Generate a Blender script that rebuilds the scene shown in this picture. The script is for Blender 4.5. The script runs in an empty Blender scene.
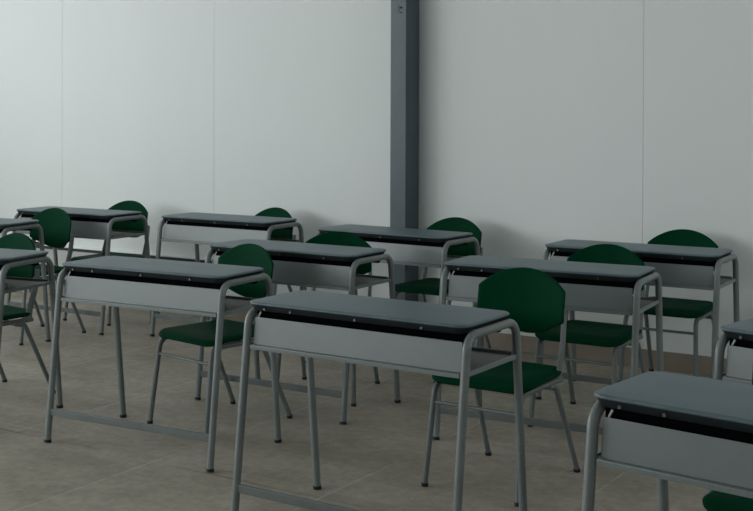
import bpy, bmesh, math, random
from mathutils import Vector, Matrix
random.seed(7)
sc = bpy.context.scene
COL = sc.collection
PI = math.pi

# ------------------------------------------------------------------ materials
def srgb(r, g, b):
    f = lambda c: (c/255)/12.92 if c/255 <= .04045 else ((c/255+.055)/1.055)**2.4
    return (f(r), f(g), f(b), 1)

def mat(name, base, rough=.5, metal=0., spec=.5, var=None, vscale=8., vamt=.5, bump=0., bscale=60.,
        rvar=0., stretch=None, per_object=False, scuffs=None):
    m = bpy.data.materials.new(name); m.use_nodes = True
    nt = m.node_tree; N = nt.nodes; L = nt.links
    b = N['Principled BSDF']
    b.inputs['Base Color'].default_value = base
    b.inputs['Roughness'].default_value = rough
    b.inputs['Metallic'].default_value = metal
    b.inputs['Specular IOR Level'].default_value = spec
    tc = N.new('ShaderNodeTexCoord'); mp = N.new('ShaderNodeMapping')
    L.new(tc.outputs['Object'], mp.inputs['Vector'])
    if stretch: mp.inputs['Scale'].default_value = stretch
    vec = mp.outputs['Vector']
    if per_object:
        oi = N.new('ShaderNodeObjectInfo'); add = N.new('ShaderNodeVectorMath'); add.operation = 'ADD'
        mul = N.new('ShaderNodeMath'); mul.operation = 'MULTIPLY'; mul.inputs[1].default_value = 37.
        L.new(oi.outputs['Random'], mul.inputs[0])
        L.new(vec, add.inputs[0]); L.new(mul.outputs[0], add.inputs[1]); vec = add.outputs[0]
    col = None
    if var is not None:
        n = N.new('ShaderNodeTexNoise'); n.inputs['Scale'].default_value = vscale
        n.inputs['Detail'].default_value = 6; n.inputs['Roughness'].default_value = .65
        L.new(vec, n.inputs['Vector'])
        rp = N.new('ShaderNodeValToRGB')
        rp.color_ramp.elements[0].position = .5-.28*vamt-.02; rp.color_ramp.elements[1].position = .5+.28*vamt+.02
        rp.color_ramp.elements[0].color = base; rp.color_ramp.elements[1].color = var
        L.new(n.outputs['Fac'], rp.inputs['Fac']); col = rp.outputs['Color']
        if rvar:
            mr = N.new('ShaderNodeMapRange'); mr.inputs['To Min'].default_value = rough-rvar; mr.inputs['To Max'].default_value = rough+rvar
            L.new(n.outputs['Fac'], mr.inputs['Value']); L.new(mr.outputs[0], b.inputs['Roughness'])
    if scuffs:
        sn = N.new('ShaderNodeTexNoise'); sn.inputs['Scale'].default_value = scuffs[1]; sn.inputs['Detail'].default_value = 8
        sn.inputs['Roughness'].default_value = .75
        L.new(vec, sn.inputs['Vector'])
        sr = N.new('ShaderNodeValToRGB'); sr.color_ramp.elements[0].position = scuffs[2]; sr.color_ramp.elements[1].position = scuffs[2]+.06
        L.new(sn.outputs['Fac'], sr.inputs['Fac'])
        mx = N.new('ShaderNodeMix'); mx.data_type = 'RGBA'
        L.new(sr.outputs['Color'], mx.inputs['Factor'])
        if col is None: mx.inputs['A'].default_value = base
        else: L.new(col, mx.inputs['A'])
        mx.inputs['B'].default_value = scuffs[0]
        col = mx.outputs['Result']
    if col is not None: L.new(col, b.inputs['Base Color'])
    if bump:
        bn = N.new('ShaderNodeTexNoise'); bn.inputs['Scale'].default_value = bscale; bn.inputs['Detail'].default_value = 3
        L.new(vec, bn.inputs['Vector'])
        bp = N.new('ShaderNodeBump'); bp.inputs['Strength'].default_value = bump; bp.inputs['Distance'].default_value = .002
        L.new(bn.outputs['Fac'], bp.inputs['Height']); L.new(bp.outputs['Normal'], b.inputs['Normal'])
    return m

M = {}
M['top'] = mat('desktop_plastic', (.060,.098,.116,1), .42, var=(.110,.155,.170,1), vscale=11, vamt=.7, bump=.25, bscale=150,
               rvar=.10, per_object=True, scuffs=((.17,.19,.19,1), 45, .68))
M['skirt'] = mat('desktop_edge_dark', (.012,.019,.023,1), .5, var=(.020,.030,.035,1), vscale=20, per_object=True)
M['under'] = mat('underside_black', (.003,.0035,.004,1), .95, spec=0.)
M['paint'] = mat('grey_frame_paint', (.145,.172,.168,1), .38, var=(.190,.218,.212,1), vscale=9, vamt=.8, bump=.15, bscale=80,
                 per_object=True, scuffs=((.30,.30,.28,1), 60, .73))
M['panel'] = mat('grey_panel_paint', (.150,.182,.180,1), .34, spec=.6, var=(.185,.218,.216,1), vscale=3.5, vamt=.9, bump=.12, bscale=40,
                 rvar=.08, per_object=True, scuffs=((.36,.38,.38,1), 16, .74))
M['shelf'] = mat('shelf_board', (.085,.080,.072,1), .5, var=(.12,.112,.102,1), vscale=6, per_object=True)
M['bolt'] = mat('zinc_bolt', (.20,.21,.21,1), .35, metal=1)
M['latch'] = mat('bare_metal_latch', (.42,.44,.43,1), .4, metal=.3)
M['bar'] = mat('dull_bar_paint', (.100,.120,.118,1), .5, var=(.135,.155,.150,1), vscale=9, per_object=True)
M['cap'] = mat('black_rubber', (.006,.006,.007,1), .6)
M['green'] = mat('green_plastic', (.0003,.031,.0130,1), .5, spec=.02, var=(.0004,.040,.017,1), vscale=5, bump=.2, bscale=220, per_object=True,
                 scuffs=((.012,.08,.045,1), 38, .76))
M['ctube'] = mat('chair_frame_paint', (.115,.138,.136,1), .40, var=(.155,.18,.178,1), vscale=12, per_object=True, bump=.1)
M['wall'] = mat('white_wall_panel', (.715,.76,.742,1), .55, spec=.2, var=(.75,.79,.775,1), vscale=1.3, vamt=.8, bump=.10, bscale=300,
                stretch=(1,1,.35))
M['lower'] = mat('lower_wall_plaster', (.42,.44,.42,1), .6, var=(.48,.49,.47,1), vscale=3)
M['plain'] = mat('side_wall_paint', (.70,.72,.71,1), .7, var=(.74,.76,.75,1), vscale=1)
M['ceil'] = mat('ceiling_paint', (.66,.68,.68,1), .8, var=(.69,.71,.71,1), vscale=1)
M['base'] = mat('tan_baseboard_tile', (.225,.197,.150,1), .45, var=(.28,.25,.195,1), vscale=4, vamt=.7)
M['lip'] = mat('white_ledge', (.80,.84,.84,1), .4)
M['shade_and_marks'] = mat('ledge_shade_and_column_marks', (.03,.032,.032,1), .6)  # dark tone painting the ledge's shadow; also colours the column's small marks
M['steel'] = mat('column_paint', (.042,.068,.080,1), .45, var=(.075,.108,.122,1), vscale=3.5, vamt=.8, bump=.15, bscale=30, stretch=(1,1,.5))
M['frame'] = mat('window_frame_paint', (.3,.33,.34,1), .4)

def floor_mat():
    m = bpy.data.materials.new('floor_tiles'); m.use_nodes = True
    nt = m.node_tree; N = nt.nodes; L = nt.links; b = N['Principled BSDF']
    tc = N.new('ShaderNodeTexCoord'); P = tc.outputs['Object']      # object space: x = s, y = -t
    sep = N.new('ShaderNodeSeparateXYZ'); L.new(P, sep.inputs[0])
    def math_(op, a, b_=None, c=None):
        n = N.new('ShaderNodeMath'); n.operation = op
        for i, v in enumerate((a, b_, c)):
            if v is None: continue
            if isinstance(v, (int, float)): n.inputs[i].default_value = v
            else: L.new(v, n.inputs[i])
        return n.outputs[0]
    S = sep.outputs['X']; T = math_('MULTIPLY', sep.outputs['Y'], -1.)
    TS, TT = .785, .8225
    us = math_('DIVIDE', math_('SUBTRACT', S, .703-10*TS), TS)
    ut = math_('DIVIDE', math_('SUBTRACT', T, 2.63-10*TT), TT)
    def line(u, size, w):
        fr = math_('FRACT', u)
        d = math_('MULTIPLY', math_('MINIMUM', fr, math_('SUBTRACT', 1., fr)), size)
        mr = N.new('ShaderNodeMapRange'); mr.inputs['From Min'].default_value = w*.5; mr.inputs['From Max'].default_value = w*1.1
        mr.inputs['To Min'].default_value = 1; mr.inputs['To Max'].default_value = 0
        L.new(d, mr.inputs['Value']); return mr.outputs[0]
    grout = math_('MAXIMUM', line(us, TS, .006), math_('MULTIPLY', line(ut, TT, .006), .55))
    def noise(scale, detail=6, rough=.6, vec=P):
        n = N.new('ShaderNodeTexNoise'); n.inputs['Scale'].default_value = scale; n.inputs['Detail'].default_value = detail
        n.inputs['Roughness'].default_value = rough; L.new(vec, n.inputs['Vector']); return n.outputs['Fac']
    def ramp(f, p0, c0, p1, c1):
        r = N.new('ShaderNodeValToRGB'); e = r.color_ramp.elements
        e[0].position = p0; e[0].color = c0; e[1].position = p1; e[1].color = c1
        L.new(f, r.inputs['Fac']); return r.outputs['Color']
    def mix(f, a, b_, mode='MIX'):
        n = N.new('ShaderNodeMix'); n.data_type = 'RGBA'; n.blend_type = mode
        if isinstance(f, (int, float)): n.inputs['Factor'].default_value = f
        else: L.new(f, n.inputs['Factor'])
        for k, v in (('A', a), ('B', b_)):
            if isinstance(v, tuple): n.inputs[k].default_value = v
            else: L.new(v, n.inputs[k])
        return n.outputs['Result']
    mp = N.new('ShaderNodeMapping'); L.new(P, mp.inputs['Vector']); mp.inputs['Scale'].default_value = (1.2, 2.0, 1)
    c = ramp(noise(1.7, 8, .62, mp.outputs['Vector']), .36, (.235,.210,.160,1), .66, (.385,.352,.285,1))
    cell = N.new('ShaderNodeCombineXYZ'); L.new(math_('FLOOR', us), cell.inputs[0]); L.new(math_('FLOOR', ut), cell.inputs[1])
    wn = N.new('ShaderNodeTexWhiteNoise'); L.new(cell.outputs[0], wn.inputs['Vector'])
    c = mix(.22, c, ramp(wn.outputs['Value'], 0, (.20,.18,.14,1), 1, (.43,.40,.33,1)))
    c = mix(math_('MULTIPLY', ramp(noise(6.5, 8, .7), .60, (0,0,0,1), .70, (1,1,1,1)), .28), c, (.10,.092,.075,1))
    c = mix(math_('MULTIPLY', ramp(noise(28, 4, .6), .70, (0,0,0,1), .74, (1,1,1,1)), .5), c, (.06,.055,.045,1))
    # wandering dark crack-like stain close to one joint
    wob = math_('MULTIPLY', math_('SUBTRACT', noise(1.6, 3), .5), .09)
    dd = math_('ABSOLUTE', math_('SUBTRACT', math_('ADD', T, wob), 2.70))
    mr = N.new('ShaderNodeMapRange'); mr.inputs['From Min'].default_value = .003; mr.inputs['From Max'].default_value = .012
    mr.inputs['To Min'].default_value = 1; mr.inputs['To Max'].default_value = 0; L.new(dd, mr.inputs['Value'])
    c = mix(math_('MULTIPLY', math_('MULTIPLY', mr.outputs[0], ramp(noise(1.1, 2), .44, (0,0,0,1), .56, (1,1,1,1))), .6), c, (.10,.092,.072,1))
    c = mix(1., c, ramp(noise(22, 8, .75), .30, (.74,.74,.74,1), .70, (1.2,1.2,1.2,1)), 'MULTIPLY')
    gr = math_('MULTIPLY', grout, ramp(noise(3.1, 4), .38, (.15,.15,.15,1), .62, (1,1,1,1)))
    c = mix(math_('MULTIPLY', gr, .7), c, (.44,.43,.38,1))
    L.new(c, b.inputs['Base Color'])
    mr2 = N.new('ShaderNodeMapRange'); mr2.inputs['To Min'].default_value = .42; mr2.inputs['To Max'].default_value = .70
    L.new(noise(4, 5), mr2.inputs['Value']); L.new(mr2.outputs[0], b.inputs['Roughness'])
    bp = N.new('ShaderNodeBump'); bp.inputs['Strength'].default_value = .25; bp.inputs['Distance'].default_value = .003
    L.new(math_('SUBTRACT', noise(50, 4), grout), bp.inputs['Height']); L.new(bp.outputs['Normal'], b.inputs['Normal'])
    return m
M['floor'] = floor_mat()

# ------------------------------------------------------------------ mesh helpers
def link(name, bm, m, parent=None, angle=35):
    me = bpy.data.meshes.new(name)
    bmesh.ops.recalc_face_normals(bm, faces=bm.faces[:])
    bm.to_mesh(me); bm.free()
    for p in me.polygons: p.use_smooth = True
    me.set_sharp_from_angle(angle=math.radians(angle))
    for mm in (m if isinstance(m, (list, tuple)) else [m]): me.materials.append(mm)
    o = bpy.data.objects.new(name, me); COL.objects.link(o)
    if parent: o.parent = parent
    return o

def box(bm, x0, x1, y0, y1, z0, z1, bevel=0.):
    r = bmesh.ops.create_cube(bm, size=1)
    vs = r['verts']
    for v in vs:
        v.co = Vector(((x0+x1)/2+v.co.x*(x1-x0), (y0+y1)/2+v.co.y*(y1-y0), (z0+z1)/2+v.co.z*(z1-z0)))
    if bevel:
        es = list({e for v in vs for e in v.link_edges})
        bmesh.ops.bevel(bm, geom=es, offset=bevel, segments=2, affect='EDGES', profile=.6)

def fillet(pts, rad, n=7):
    pts = [Vector(p) for p in pts]; out = [pts[0]]
    for i in range(1, len(pts)-1):
        a, b, c = pts[i-1], pts[i], pts[i+1]
        r = rad[i-1] if isinstance(rad, (list, tuple)) else rad
        u = (a-b).normalized(); v = (c-b).normalized()
        ang = u.angle(v)
        if ang > PI-.02 or r <= 0: out.append(b); continue
        d = r/math.tan(ang/2)
        cen = b+(u+v).normalized()*(r/math.sin(ang/2))
        p0 = b+u*d-cen; p1 = b+v*d-cen; tot = p0.angle(p1); ax = p0.cross(p1).normalized()
        for k in range(n+1): out.append(cen+Matrix.Rotation(tot*k/n, 3, ax)@p0)
    out.append(pts[-1]); return out

def tube(bm, pts, r, seg=14, flat=None):
    pts = [Vector(p) for p in pts]
    t0 = (pts[1]-pts[0]).normalized()
    ref = Vector((1,0,0)) if abs(t0.x) < .9 else Vector((0,1,0))
    rings = []; n = ref
    for i, p in enumerate(pts):
        t = ((pts[min(i+1, len(pts)-1)]-p).normalized()+(p-pts[max(i-1, 0)]).normalized()).normalized()
        n = (n-t*n.dot(t)).normalized(); bb = t.cross(n)
        ra, rb = (r, r) if flat is None else (flat[0], flat[1])
        rings.append([bm.verts.new(p+n*ra*math.cos(2*PI*k/seg)+bb*rb*math.sin(2*PI*k/seg)) for k in range(seg)])
    for a, b in zip(rings, rings[1:]):
        for k in range(seg): bm.faces.new((a[k], a[(k+1)%seg], b[(k+1)%seg], b[k]))
    bm.faces.new(rings[0]); bm.faces.new(rings[-1])

def rrect(w, d, r, n=8, cx=0, cy=0):
    r = max(r, .001); o = []
    for qx, qy, a0 in ((1,1,0), (-1,1,PI/2), (-1,-1,PI), (1,-1,3*PI/2)):
        for k in range(n+1):
            a = a0+PI/2*k/n
            o.append((cx+qx*(w/2-r)+r*math.cos(a), cy+qy*(d/2-r)+r*math.sin(a)))
    return o

def stack(bm, rings, mi=None):
    """closed skin through rings of equal vertex count; the two end rings are capped by a fan"""
    vr = [[bm.verts.new(p) for p in r] for r in rings]
    n = len(vr[0])
    for j, (a, b) in enumerate(zip(vr, vr[1:])):
        for k in range(n):
            f = bm.faces.new((a[k], a[(k+1)%n], b[(k+1)%n], b[k]))
            if mi and mi[j]: f.material_index = mi[j]
    for j, e in ((0, vr[0]), (-1, vr[-1])):
        c = bm.verts.new(sum((v.co for v in e), Vector())/n)
        for k in range(n):
            f = bm.faces.new((e[k], e[(k+1)%n], c))
            if mi and mi[j]: f.material_index = mi[j]

def thing(name, label=None, cat=None, group=None):
    o = bpy.data.objects.new(name, None); COL.objects.link(o); o.empty_display_size = .1
    if label: o['label'] = label
    if cat: o['category'] = cat
    if group: o['group'] = group
    return o

# ------------------------------------------------------------------ the desk
W, D, HT, FA, FB = .814, .316, .690, .077, .070
ZS, ZP, ZST = .581, .670, .122
R = .0135
fy = lambda z: -FA*(1-z/HT)
by = lambda z: D+FB*(1-z/HT)
hw = W/2

def make_desk():
    t = thing('school_desk')
    for s in (-1, 1):
        bm = bmesh.new()
        tube(bm, fillet([(s*hw, fy(.012), .012), (s*hw, 0, HT), (s*hw, D, HT), (s*hw, by(.012), .012)], .055), R, 16)
        f = link('side_frame', bm, M['paint'], t)
        for y0, sg in ((fy(0), -1), (by(0), 1)):
            bm = bmesh.new(); dy = -sg*.004
            tube(bm, [(s*hw, y0, 0), (s*hw, y0+dy*.3, .004), (s*hw, y0+dy*.5, .013)], R+.0015, 16)
            link('foot_cap', bm, M['cap'], f)
        # side rail of the shelf
        bm = bmesh.new()
        box(bm, s*hw-.004, s*hw+.004, fy(ZS)+R*.7, by(ZS)-R*.7, ZS-.010, ZS+.004, .0015)
        link('shelf_rail', bm, M['panel'], t, 15)
    # plastic top
    bm = bmesh.new()
    w, d, cx, cy, zt = .828, .318, -.008, .152, .7215
    prof = [(.10, 0.), (.012, 0.), (.005, -.0008), (.001, -.003), (0, -.0062), (.0015, -.0092), (.006, -.0125), (.015, -.029), (.019, -.0305), (.09, -.0305)]
    stack(bm, [[(x, y, zt+dz) for x, y in rrect(w-2*o, d-2*o, .045-o if o < .04 else .004, 8, cx, cy)] for o, dz in prof],
          [0,0,0,0,0,2,2,2,1,1])
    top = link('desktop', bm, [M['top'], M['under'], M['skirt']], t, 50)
    # dark support tray under the top
    bm = bmesh.new()
    box(bm, -.390, .390, .020, .050, ZP-.020, zt-.029, .002)
    box(bm, -.380, .380, .250, .272, ZP-.010, zt-.030, .002)
    for x in (-.25, .02, .25): box(bm, x-.012, x+.012, .056, .250, ZP+.004, zt-.030, .001)
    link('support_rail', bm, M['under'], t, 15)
    for x in (-.345, -.24, .01, .25):
        bm = bmesh.new()
        tube(bm, [(x, .010, .6995), (x, .000, .6990)], .0042, 8)
        link('bolt', bm, M['bolt'], t)
    bm = bmesh.new()
    tube(bm, [(-.378, .012, .664), (-.374, .010, .674), (-.366, .010, .688)], .004, 8, flat=(.003, .0013))
    link('latch', bm, M['latch'], t)
    # front panel parallel to the front legs
    bm = bmesh.new()
    wi = hw-R-.003
    box(bm, -wi+.003, wi-.003, -.0015, .0015, ZS+.001, ZP, .001)
    sl = FA/HT
    for v in bm.verts: v.co.y += fy(v.co.z)+.010
    link('front_panel', bm, M['panel'], t, 15)
    # shelf with turned-down front lip
    bm = bmesh.new()
    y0 = fy(ZS)
    box(bm, -hw+.005, hw-.005, y0+.010, by(ZS)-.004, ZS-.003, ZS, .0005)
    link('shelf', bm, M['shelf'], t, 15)
    bm = bmesh.new()
    box(bm, -wi, wi, y0-.006, y0+.010, ZS-.013, ZS+.0005, .0015)
    link('shelf_lip', bm, M['panel'], t, 15)
    bm = bmesh.new()
    box(bm, -wi, wi, by(ZS)-.008, by(ZS)-.002, ZS-.012, ZS+.010, .0015)
    link('shelf_back_lip', bm, M['panel'], t, 15)
    # shelf screw near the front right leg
    bm = bmesh.new()
    tube(bm, [(hw-R, y0+.035, ZS+.022), (hw-R-.006, y0+.035, ZS+.022)], .0055, 8)
    box(bm, hw-R-.002, hw-R+.001, y0+.008, y0+.055, ZS, ZS+.034, .001)
    link('screw', bm, M['bolt'], t)
    # low stretcher between the front legs
    bm = bmesh.new()
    box(bm, -hw+R*.6, hw-R*.6, fy(ZST)-.006, fy(ZST)+.006, ZST-.014, ZST+.014, .002)
    link('stretcher', bm, M['bar'], t, 15)
    return t

# ------------------------------------------------------------------ the chair
CR = .011
def backrest_halfwidth(z):
    zt, sag, h = .7585, .074, .182
    rr = (h*h+sag*sag)/(2*sag)
    if z >= zt-sag:
        q = min(max(zt-z, 0), sag); return math.sqrt(max(rr*rr-(rr-q)**2, 0))
    tab = [(.508,.0), (.510,.035), (.516,.062), (.526,.088), (.540,.115), (.552,.137), (.562,.160), (.570,.178), (.578,.182), (.69,.182)]
    for (a, p), (b, q) in zip(tab, tab[1:]):
        if a <= z <= b: return p+(q-p)*(z-a)/(b-a)
    return 0.
def make_chair():
    t = thing('school_chair')
    wf, wr, hd, k = .188, .189, .236, .172
    ztube = .366
    for s in (-1, 1):
        bm = bmesh.new()
        p = [(s*wf, -hd+.0, .012), (s*k, -.192, ztube), (s*k, .128, ztube)]
        tube(bm, fillet(p, .045), CR, 14)
        f = link('side_frame', bm, M['ctube'], t)
        bm = bmesh.new(); tube(bm, [(s*wf, -hd, 0), (s*wf, -hd, .013)], CR+.0015, 14); link('foot_cap', bm, M['cap'], f)
        bm = bmesh.new()
        tube(bm, fillet([(s*(k-.002), .035, ztube-.012), (s*k, .085, ztube-.016), (s*wr, hd, .012)], .03), CR*.95, 14)
        g = link('rear_leg', bm, M['ctube'], t)
        bm = bmesh.new()
        tube(bm, [(s*.174, .104, ztube-.006), (s*.175, .113, .42), (s*.174, .140, .50), (s*.170, .156, .575), (s*.168, .160, .60)], CR, 14, flat=(.0080, .0175))
        link('back_post', bm, M['ctube'], t)
        bm = bmesh.new(); tube(bm, [(s*wr, hd+.002, 0), (s*wr, hd-.002, .013)], CR+.0015, 14); link('foot_cap', bm, M['cap'], g)
    yz = lambda z: -.192+(-hd+.192)*(1-z/ztube)
    bm = bmesh.new(); tube(bm, [(-.176, yz(.30), .30), (.176, yz(.30), .30)], .0065, 10); link('crossbar', bm, M['ctube'], t)
    bm = bmesh.new(); tube(bm, [(-k, .10, .333), (k, .10, .333)], .0065, 10); link('crossbar', bm, M['ctube'], t)
    # seat
    bm = bmesh.new()
    def zf(x, y):
        z = .404-.007*math.exp(-((x/.13)**2+((y+.0)/.12)**2))
        if y < -.13: z -= .020*((-.13-y)/.09)**2
        if y > .08: z += .008*((y-.08)/.08)
        return z
    def ring(o, dz=0., bottom=None):
        pts = []
        for x, y in rrect(.392-2*o, .366-2*o, max(.065-o, .02), 8, 0, -.028):
            x *= 1-.06*(y+.03)/.18
            pts.append((x, y, zf(x, y)+dz if bottom is None else zf(x, y)-bottom))
        return pts
    stack(bm, [ring(.16), ring(.12), ring(.08), ring(.045), ring(.02), ring(.008, -.002), ring(.001, -.008), ring(.001, -.014), ring(.006, bottom=.019), ring(.02, bottom=.020),
               ring(.10, bottom=.017)], [0]*7+[1]*4)
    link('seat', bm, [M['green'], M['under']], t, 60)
    # backrest shell
    bm = bmesh.new()
    zs = [.5085,.512,.518,.526,.540,.552,.562,.570,.578,.600,.62,.65,.6845,.695,.706,.718,.728,.738,.746,.752,.756,.758]
    us = [math.sin(PI/2*i/9) for i in range(-9, 10)]
    F, B = [], []
    for z in zs:
        h = max(backrest_halfwidth(z), .004); fr, br = [], []
        for u in us:
            x = h*u
            yc = .146+(z-.52)*.15-.026*(x/.175)**2+.045*(max(0., .605-z)/.09)**2
            ez = min(1, (z-zs[0]+.002)/.012, (zs[-1]+.002-z)/.012)
            e = math.sqrt(max(0., min(1, (h*(1-abs(u))+.0008)/.008)))*math.sqrt(max(ez, .02))
            th = .0065*max(e, .12)
            fr.append(bm.verts.new((x, yc-th, z))); br.append(bm.verts.new((x, yc+th, z)))
        F.append(fr); B.append(br)
    nz, nu = len(zs), len(us)
    for i in range(nz-1):
        for j in range(nu-1):
            bm.faces.new((F[i][j], F[i][j+1], F[i+1][j+1], F[i+1][j])); bm.faces.new((B[i][j+1], B[i][j], B[i+1][j], B[i+1][j+1]))
        for j in (0, nu-1): bm.faces.new((F[i][j], F[i+1][j], B[i+1][j], B[i][j]))
    for i in (0, nz-1):
        for j in range(nu-1): bm.faces.new((F[i][j], B[i][j], B[i][j+1], F[i][j+1]))
    link('backrest', bm, M['green'], t, 60)
    return t

def copy_tree(o, parent=None):
    c = o.copy(); COL.objects.link(c)
    if parent: c.parent = parent
    for ch in list(o.children): copy_tree(ch, c)
    return c

desks = [  # x, y, yaw, label
 (-.938,4.643,-.498,'scuffed grey school desk left of centre, standing complete with all its feet in view'),
 (-.075,3.644,-.576,'large grey school desk in the central foreground, with chipped paint on its right leg'),
 (.797,2.338,-.690,'nearest grey school desk filling the bottom right corner, its left end and bluish top showing'),
 (.645,4.711,-.486,'grey school desk right of centre, partly hidden by the central foreground chair backrest'),
 (1.156,5.391,-.535,'rightmost grey school desk of the back row, standing against the bare white wall'),
 (-1.973,7.380,-.530,'leftmost grey school desk of the back row, near the white ledge low on the wall'),
 (-.960,6.930,-.549,'second grey school desk from the left in the back row, left of the steel column'),
 (-.446,5.348,-.553,'grey school desk in the middle, just beyond the large central foreground desk'),
 (.013,6.143,-.611,'grey school desk directly in front of the blue-grey steel column'),
 (-2.448,6.704,-.406,'farther of two grey school desks cut off by the left edge, right end showing'),
 (-1.956,5.134,-.383,'nearer of two grey school desks cut off by the left edge, shelf end showing'),
 (1.291,3.132,-.786,'grey school desk cut off by the right edge, only its front left corner showing'),
]
chairs = [
 (.467,4.313,-.600,'dark green school chair behind the central foreground desk, its full backrest showing'),
 (-.676,5.122,-.735,'green school chair behind the scuffed desk left of centre, round backrest above its right end'),
 (-.229,5.659,-.230,'dark green school chair tucked behind the middle desk, top of backrest above the desktop'),
 (-1.733,7.723,-.515,'green school chair at the leftmost back-row desk, beside the low wall ledge'),
 (-2.070,7.085,-.595,'green school chair at far left, its round backrest in front of the leftmost back-row desk'),
 (-1.836,5.546,-.640,'green school chair at the left edge, its seat showing under the nearer cut-off desk'),
 (.951,5.147,-.560,'dark green school chair behind the desk right of centre, seat showing beneath that desk'),
 (1.480,5.853,-.560,'dark green school chair at the rightmost back-row desk, arched top against bare white wall'),
 (.356,6.520,-.600,'dark green school chair right of the steel column, behind the desk in front of it'),
 (-.735,7.195,-.700,'dark green school chair at the second back-row desk from the left'),
 (1.065,2.900,-.640,'dark green school chair in the bottom right corner, only a bit of seat showing'),
]
proto = make_desk()
for i, (x, y, a, lab) in enumerate(desks):
    o = proto if i == 0 else copy_tree(proto)
    o.location = (x, y, 0); o.rotation_euler = (0, 0, a)
    if i in (9, 10):                                   # two tops sit a little to the right on their frames
        for ch in o.children:
            if ch.name.startswith('desktop'): ch.location.x = .018
    o['label'] = lab; o['category'] = 'desk'; o['group'] = 'grey school desks in rows'
proto = make_chair()
for i, (x, y, a, lab) in enumerate(chairs):
    o = proto if i == 0 else copy_tree(proto)
    o.location = (x, y, 0); o.rotation_euler = (0, 0, a)
    o['label'] = lab; o['category'] = 'chair'; o['group'] = 'green school chairs behind the desks'

# ------------------------------------------------------------------ the room (local x along the back wall, local -y towards the viewer)
TH = .5653
ROOM = Matrix.Translation((0, 7.169, 0)) @ Matrix.Rotation(-TH, 4, 'Z')
S0, S1, T1, HC = -4.6, 5.4, 8.6, 3.2
def room(name, bm, m, struct=True, parent=None):
    o = link(name, bm, m, parent, 12)
    if parent is None: o.matrix_world = ROOM
    if struct and parent is None: o['kind'] = 'structure'
    return o

bm = bmesh.new(); box(bm, S0-.2, S1+.2, -T1-.2, .2, -.10, 0); room('floor', bm, M['floor'])
bm = bmesh.new(); box(bm, S0-.2, S1+.2, -T1-.2, .2, HC, HC+.1); room('ceiling', bm, M['ceil'])
# back wall of tall panels with fine open joints
bm = bmesh.new()
joints = [S0-.2, -2.729, -1.285, .20, 1.681, 3.16, 4.64, S1+.2]
for a, b in zip(joints, joints[1:]):
    box(bm, a+.0008, b-.0008, 0, .05, .0 if b > -1.2 else .372, HC, .0008)
box(bm, S0-.2, S1+.2, .012, .12, 0, HC)
room('wall_back', bm, M['wall'])
bm = bmesh.new(); box(bm, S0, -1.285, -.001, .012, .0, .338); room('wall_lower', bm, M['lower'])
bm = bmesh.new(); box(bm, S0, -1.285, -.020, .012, .360, .374, .002); room('trim_1', bm, M['lip'])
bm = bmesh.new(); box(bm, S0, -1.285, -.006, .012, .338, .360, .001); room('trim_ledge_shade', bm, M['shade_and_marks'])  # dark strip painted in as the shadow cast under the ledge
bm = bmesh.new(); box(bm, S0, S1, -.014, 0, 0, .095, .003); room('baseboard_back', bm, M['base'])
# left wall with three window openings
wins = [(.9, 2.9), (3.4, 5.6), (6.0, 8.3)]; Z0, Z1 = 1.25, 2.85
bm = bmesh.new()
box(bm, S0-.15, S0, -T1, 0, 0, Z0); box(bm, S0-.15, S0, -T1, 0, Z1, HC)
e = [0]+[v for w_ in wins for v in w_]+[T1]
for a, b in zip(e[::2], e[1::2]): box(bm, S0-.15, S0, -b, -a, Z0, Z1)
room('wall_left', bm, M['plain'])
for i, (a, b) in enumerate(wins):
    bm = bmesh.new()
    for y0, y1 in ((a, a+.05), (b-.05, b), ((a+b)/2-.02, (a+b)/2+.02)): box(bm, S0-.10, S0-.05, -y1, -y0, Z0, Z1, .003)
    for z0, z1 in ((Z0, Z0+.05), (Z1-.05, Z1)): box(bm, S0-.10, S0-.05, -b, -a, z0, z1, .003)
    room('window_%d' % (i+1), bm, M['frame'])
    ld = bpy.data.lights.new('daylight_and_fill', 'AREA'); ld.shape = 'RECTANGLE'; ld.size = b-a; ld.size_y = Z1-Z0
    ld.energy = (46, 84, 150)[i]; ld.color = (.945, .975, 1.0)
    lo = bpy.data.objects.new('daylight_and_fill', ld); COL.objects.link(lo)
    # area light faces local -Z; turn it to shine along +s
    lo.matrix_world = ROOM @ Matrix.Translation((S0-.16, -(a+b)/2, (Z0+Z1)/2)) @ Matrix(((0,0,-1,0),(1,0,0,0),(0,-1,0,0),(0,0,0,1)))
a, b = .9, 3.1  # added right window with fill lamp, brightens right wall and column's dark side
bm = bmesh.new(); box(bm, S1, S1+.15, -T1, 0, 0, 1.25); box(bm, S1, S1+.15, -T1, 0, 2.85, HC)
box(bm, S1, S1+.15, -a, 0, 1.25, 2.85); box(bm, S1, S1+.15, -T1, -b, 1.25, 2.85)
room('wall_right', bm, M['plain'])
bm = bmesh.new()
for y0, y1 in ((a, a+.05), (b-.05, b), ((a+b)/2-.02, (a+b)/2+.02)): box(bm, S1+.05, S1+.10, -y1, -y0, 1.25, 2.85, .003)
for z0, z1 in ((1.25, 1.30), (2.80, 2.85)): box(bm, S1+.05, S1+.10, -b, -a, z0, z1, .003)
room('window_5', bm, M['frame'])
ld = bpy.data.lights.new('daylight_and_fill', 'AREA'); ld.shape = 'RECTANGLE'; ld.size = b-a; ld.size_y = 1.6
ld.energy = 26; ld.color = (.945, .98, .99)
lo = bpy.data.objects.new('daylight_and_fill', ld); COL.objects.link(lo)
lo.matrix_world = ROOM @ Matrix.Translation((S1+.16, -(a+b)/2, 2.05)) @ Matrix(((0,0,1,0),(1,0,0,0),(0,1,0,0),(0,0,0,1)))
fill_wins = [(-3.8, -1.2)]  # added window with lamp behind the camera, thins shadows on the back wall
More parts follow.
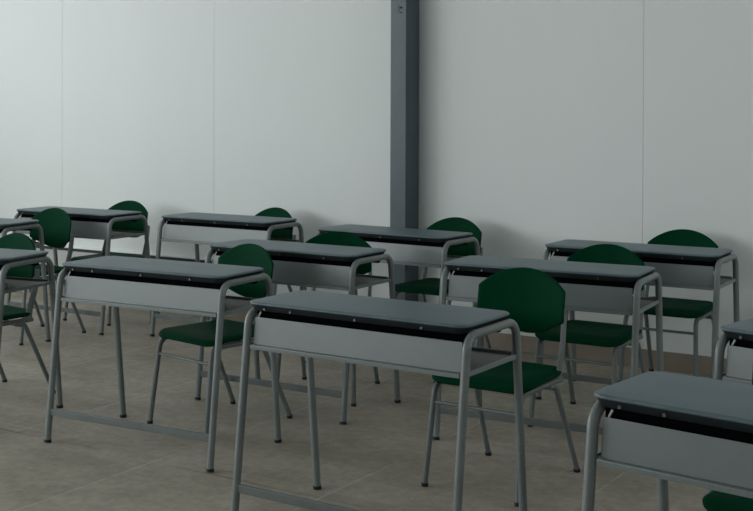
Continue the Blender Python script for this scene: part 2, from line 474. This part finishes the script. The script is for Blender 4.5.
bm = bmesh.new(); box(bm, S0-.15, S1+.15, -T1-.15, -T1, 0, 1.0); box(bm, S0-.15, S1+.15, -T1-.15, -T1, 2.6, HC)
for a, b in ((S0-.15, fill_wins[0][0]), (fill_wins[0][1], S1+.15)): box(bm, a, b, -T1-.15, -T1, 1.0, 2.6)
room('wall_front', bm, M['plain'])
for i, (a, b) in enumerate(fill_wins):
    bm = bmesh.new()
    for x0, x1 in ((a, a+.05), (b-.05, b), ((a+b)/2-.02, (a+b)/2+.02)): box(bm, x0, x1, -T1-.10, -T1-.05, 1.0, 2.6, .003)
    for z0, z1 in ((1.0, 1.05), (2.55, 2.6)): box(bm, a, b, -T1-.10, -T1-.05, z0, z1, .003)
    room('window_%d' % (i+4), bm, M['frame'])
    ld = bpy.data.lights.new('daylight_and_fill', 'AREA'); ld.shape = 'RECTANGLE'; ld.size = b-a; ld.size_y = 1.6
    ld.energy = (75,)[i]; ld.color = (.945, .975, 1.0)
    lo = bpy.data.objects.new('daylight_and_fill', ld); COL.objects.link(lo)
    # turned to shine towards the back wall (+local y)
    lo.matrix_world = ROOM @ Matrix.Translation(((a+b)/2, -T1-.16, 1.8)) @ Matrix(((1,0,0,0),(0,0,-1,0),(0,1,0,0),(0,0,0,1)))

# steel column standing in front of the wall
col = thing('steel_column', 'blue-grey painted steel column rising in front of the white wall', 'column')
col.matrix_world = ROOM @ Matrix.Translation((.308, 0, 0))
cw, cd = .107, .166
bm = bmesh.new(); box(bm, -cw, 0, -cd, -.0145, 0, HC-.001, .004)
sh = link('shaft', bm, M['steel'], col, 12)
bm = bmesh.new()
tube(bm, [(-.036, -cd+.0005, 1.965), (-.036, -cd-.004, 1.962)], .006, 8)
tube(bm, [(-.036, -cd+.0005, 1.935), (-.036, -cd-.004, 1.935)], .005, 8)
link('bolt', bm, M['shade_and_marks'], col)
bm = bmesh.new(); box(bm, -.053, -.050, -cd-.002, -cd+.001, 1.935, 1.98, .001); link('weld_mark', bm, M['shade_and_marks'], col)

# ------------------------------------------------------------------ light, camera, view
w = bpy.data.worlds.new('world'); sc.world = w; w.use_nodes = True
w.node_tree.nodes['Background'].inputs['Color'].default_value = (.75, .87, 1, 1)
w.node_tree.nodes['Background'].inputs['Strength'].default_value = .3

cd_ = bpy.data.cameras.new('camera'); cam = bpy.data.objects.new('camera', cd_); COL.objects.link(cam)
F, PIT, ROL, CY, H = 1177.589, .010935, .0037513, 128.606, 1.3321
cd_.sensor_width = 36; cd_.lens = F/753*36; cd_.shift_y = -(255.5-CY)/753; cd_.clip_start = .05
cam.matrix_world = Matrix.Translation((0, 0, H)) @ Matrix.Rotation(PI/2-PIT, 4, 'X') @ Matrix.Rotation(ROL, 4, 'Z')
sc.camera = cam
sc.view_settings.view_transform = 'Standard'; sc.view_settings.look = 'None'
sc.view_settings.gamma = 1; sc.view_settings.use_curve_mapping = False
sc.view_settings.exposure = -0.09
sc.cycles.use_denoising = True
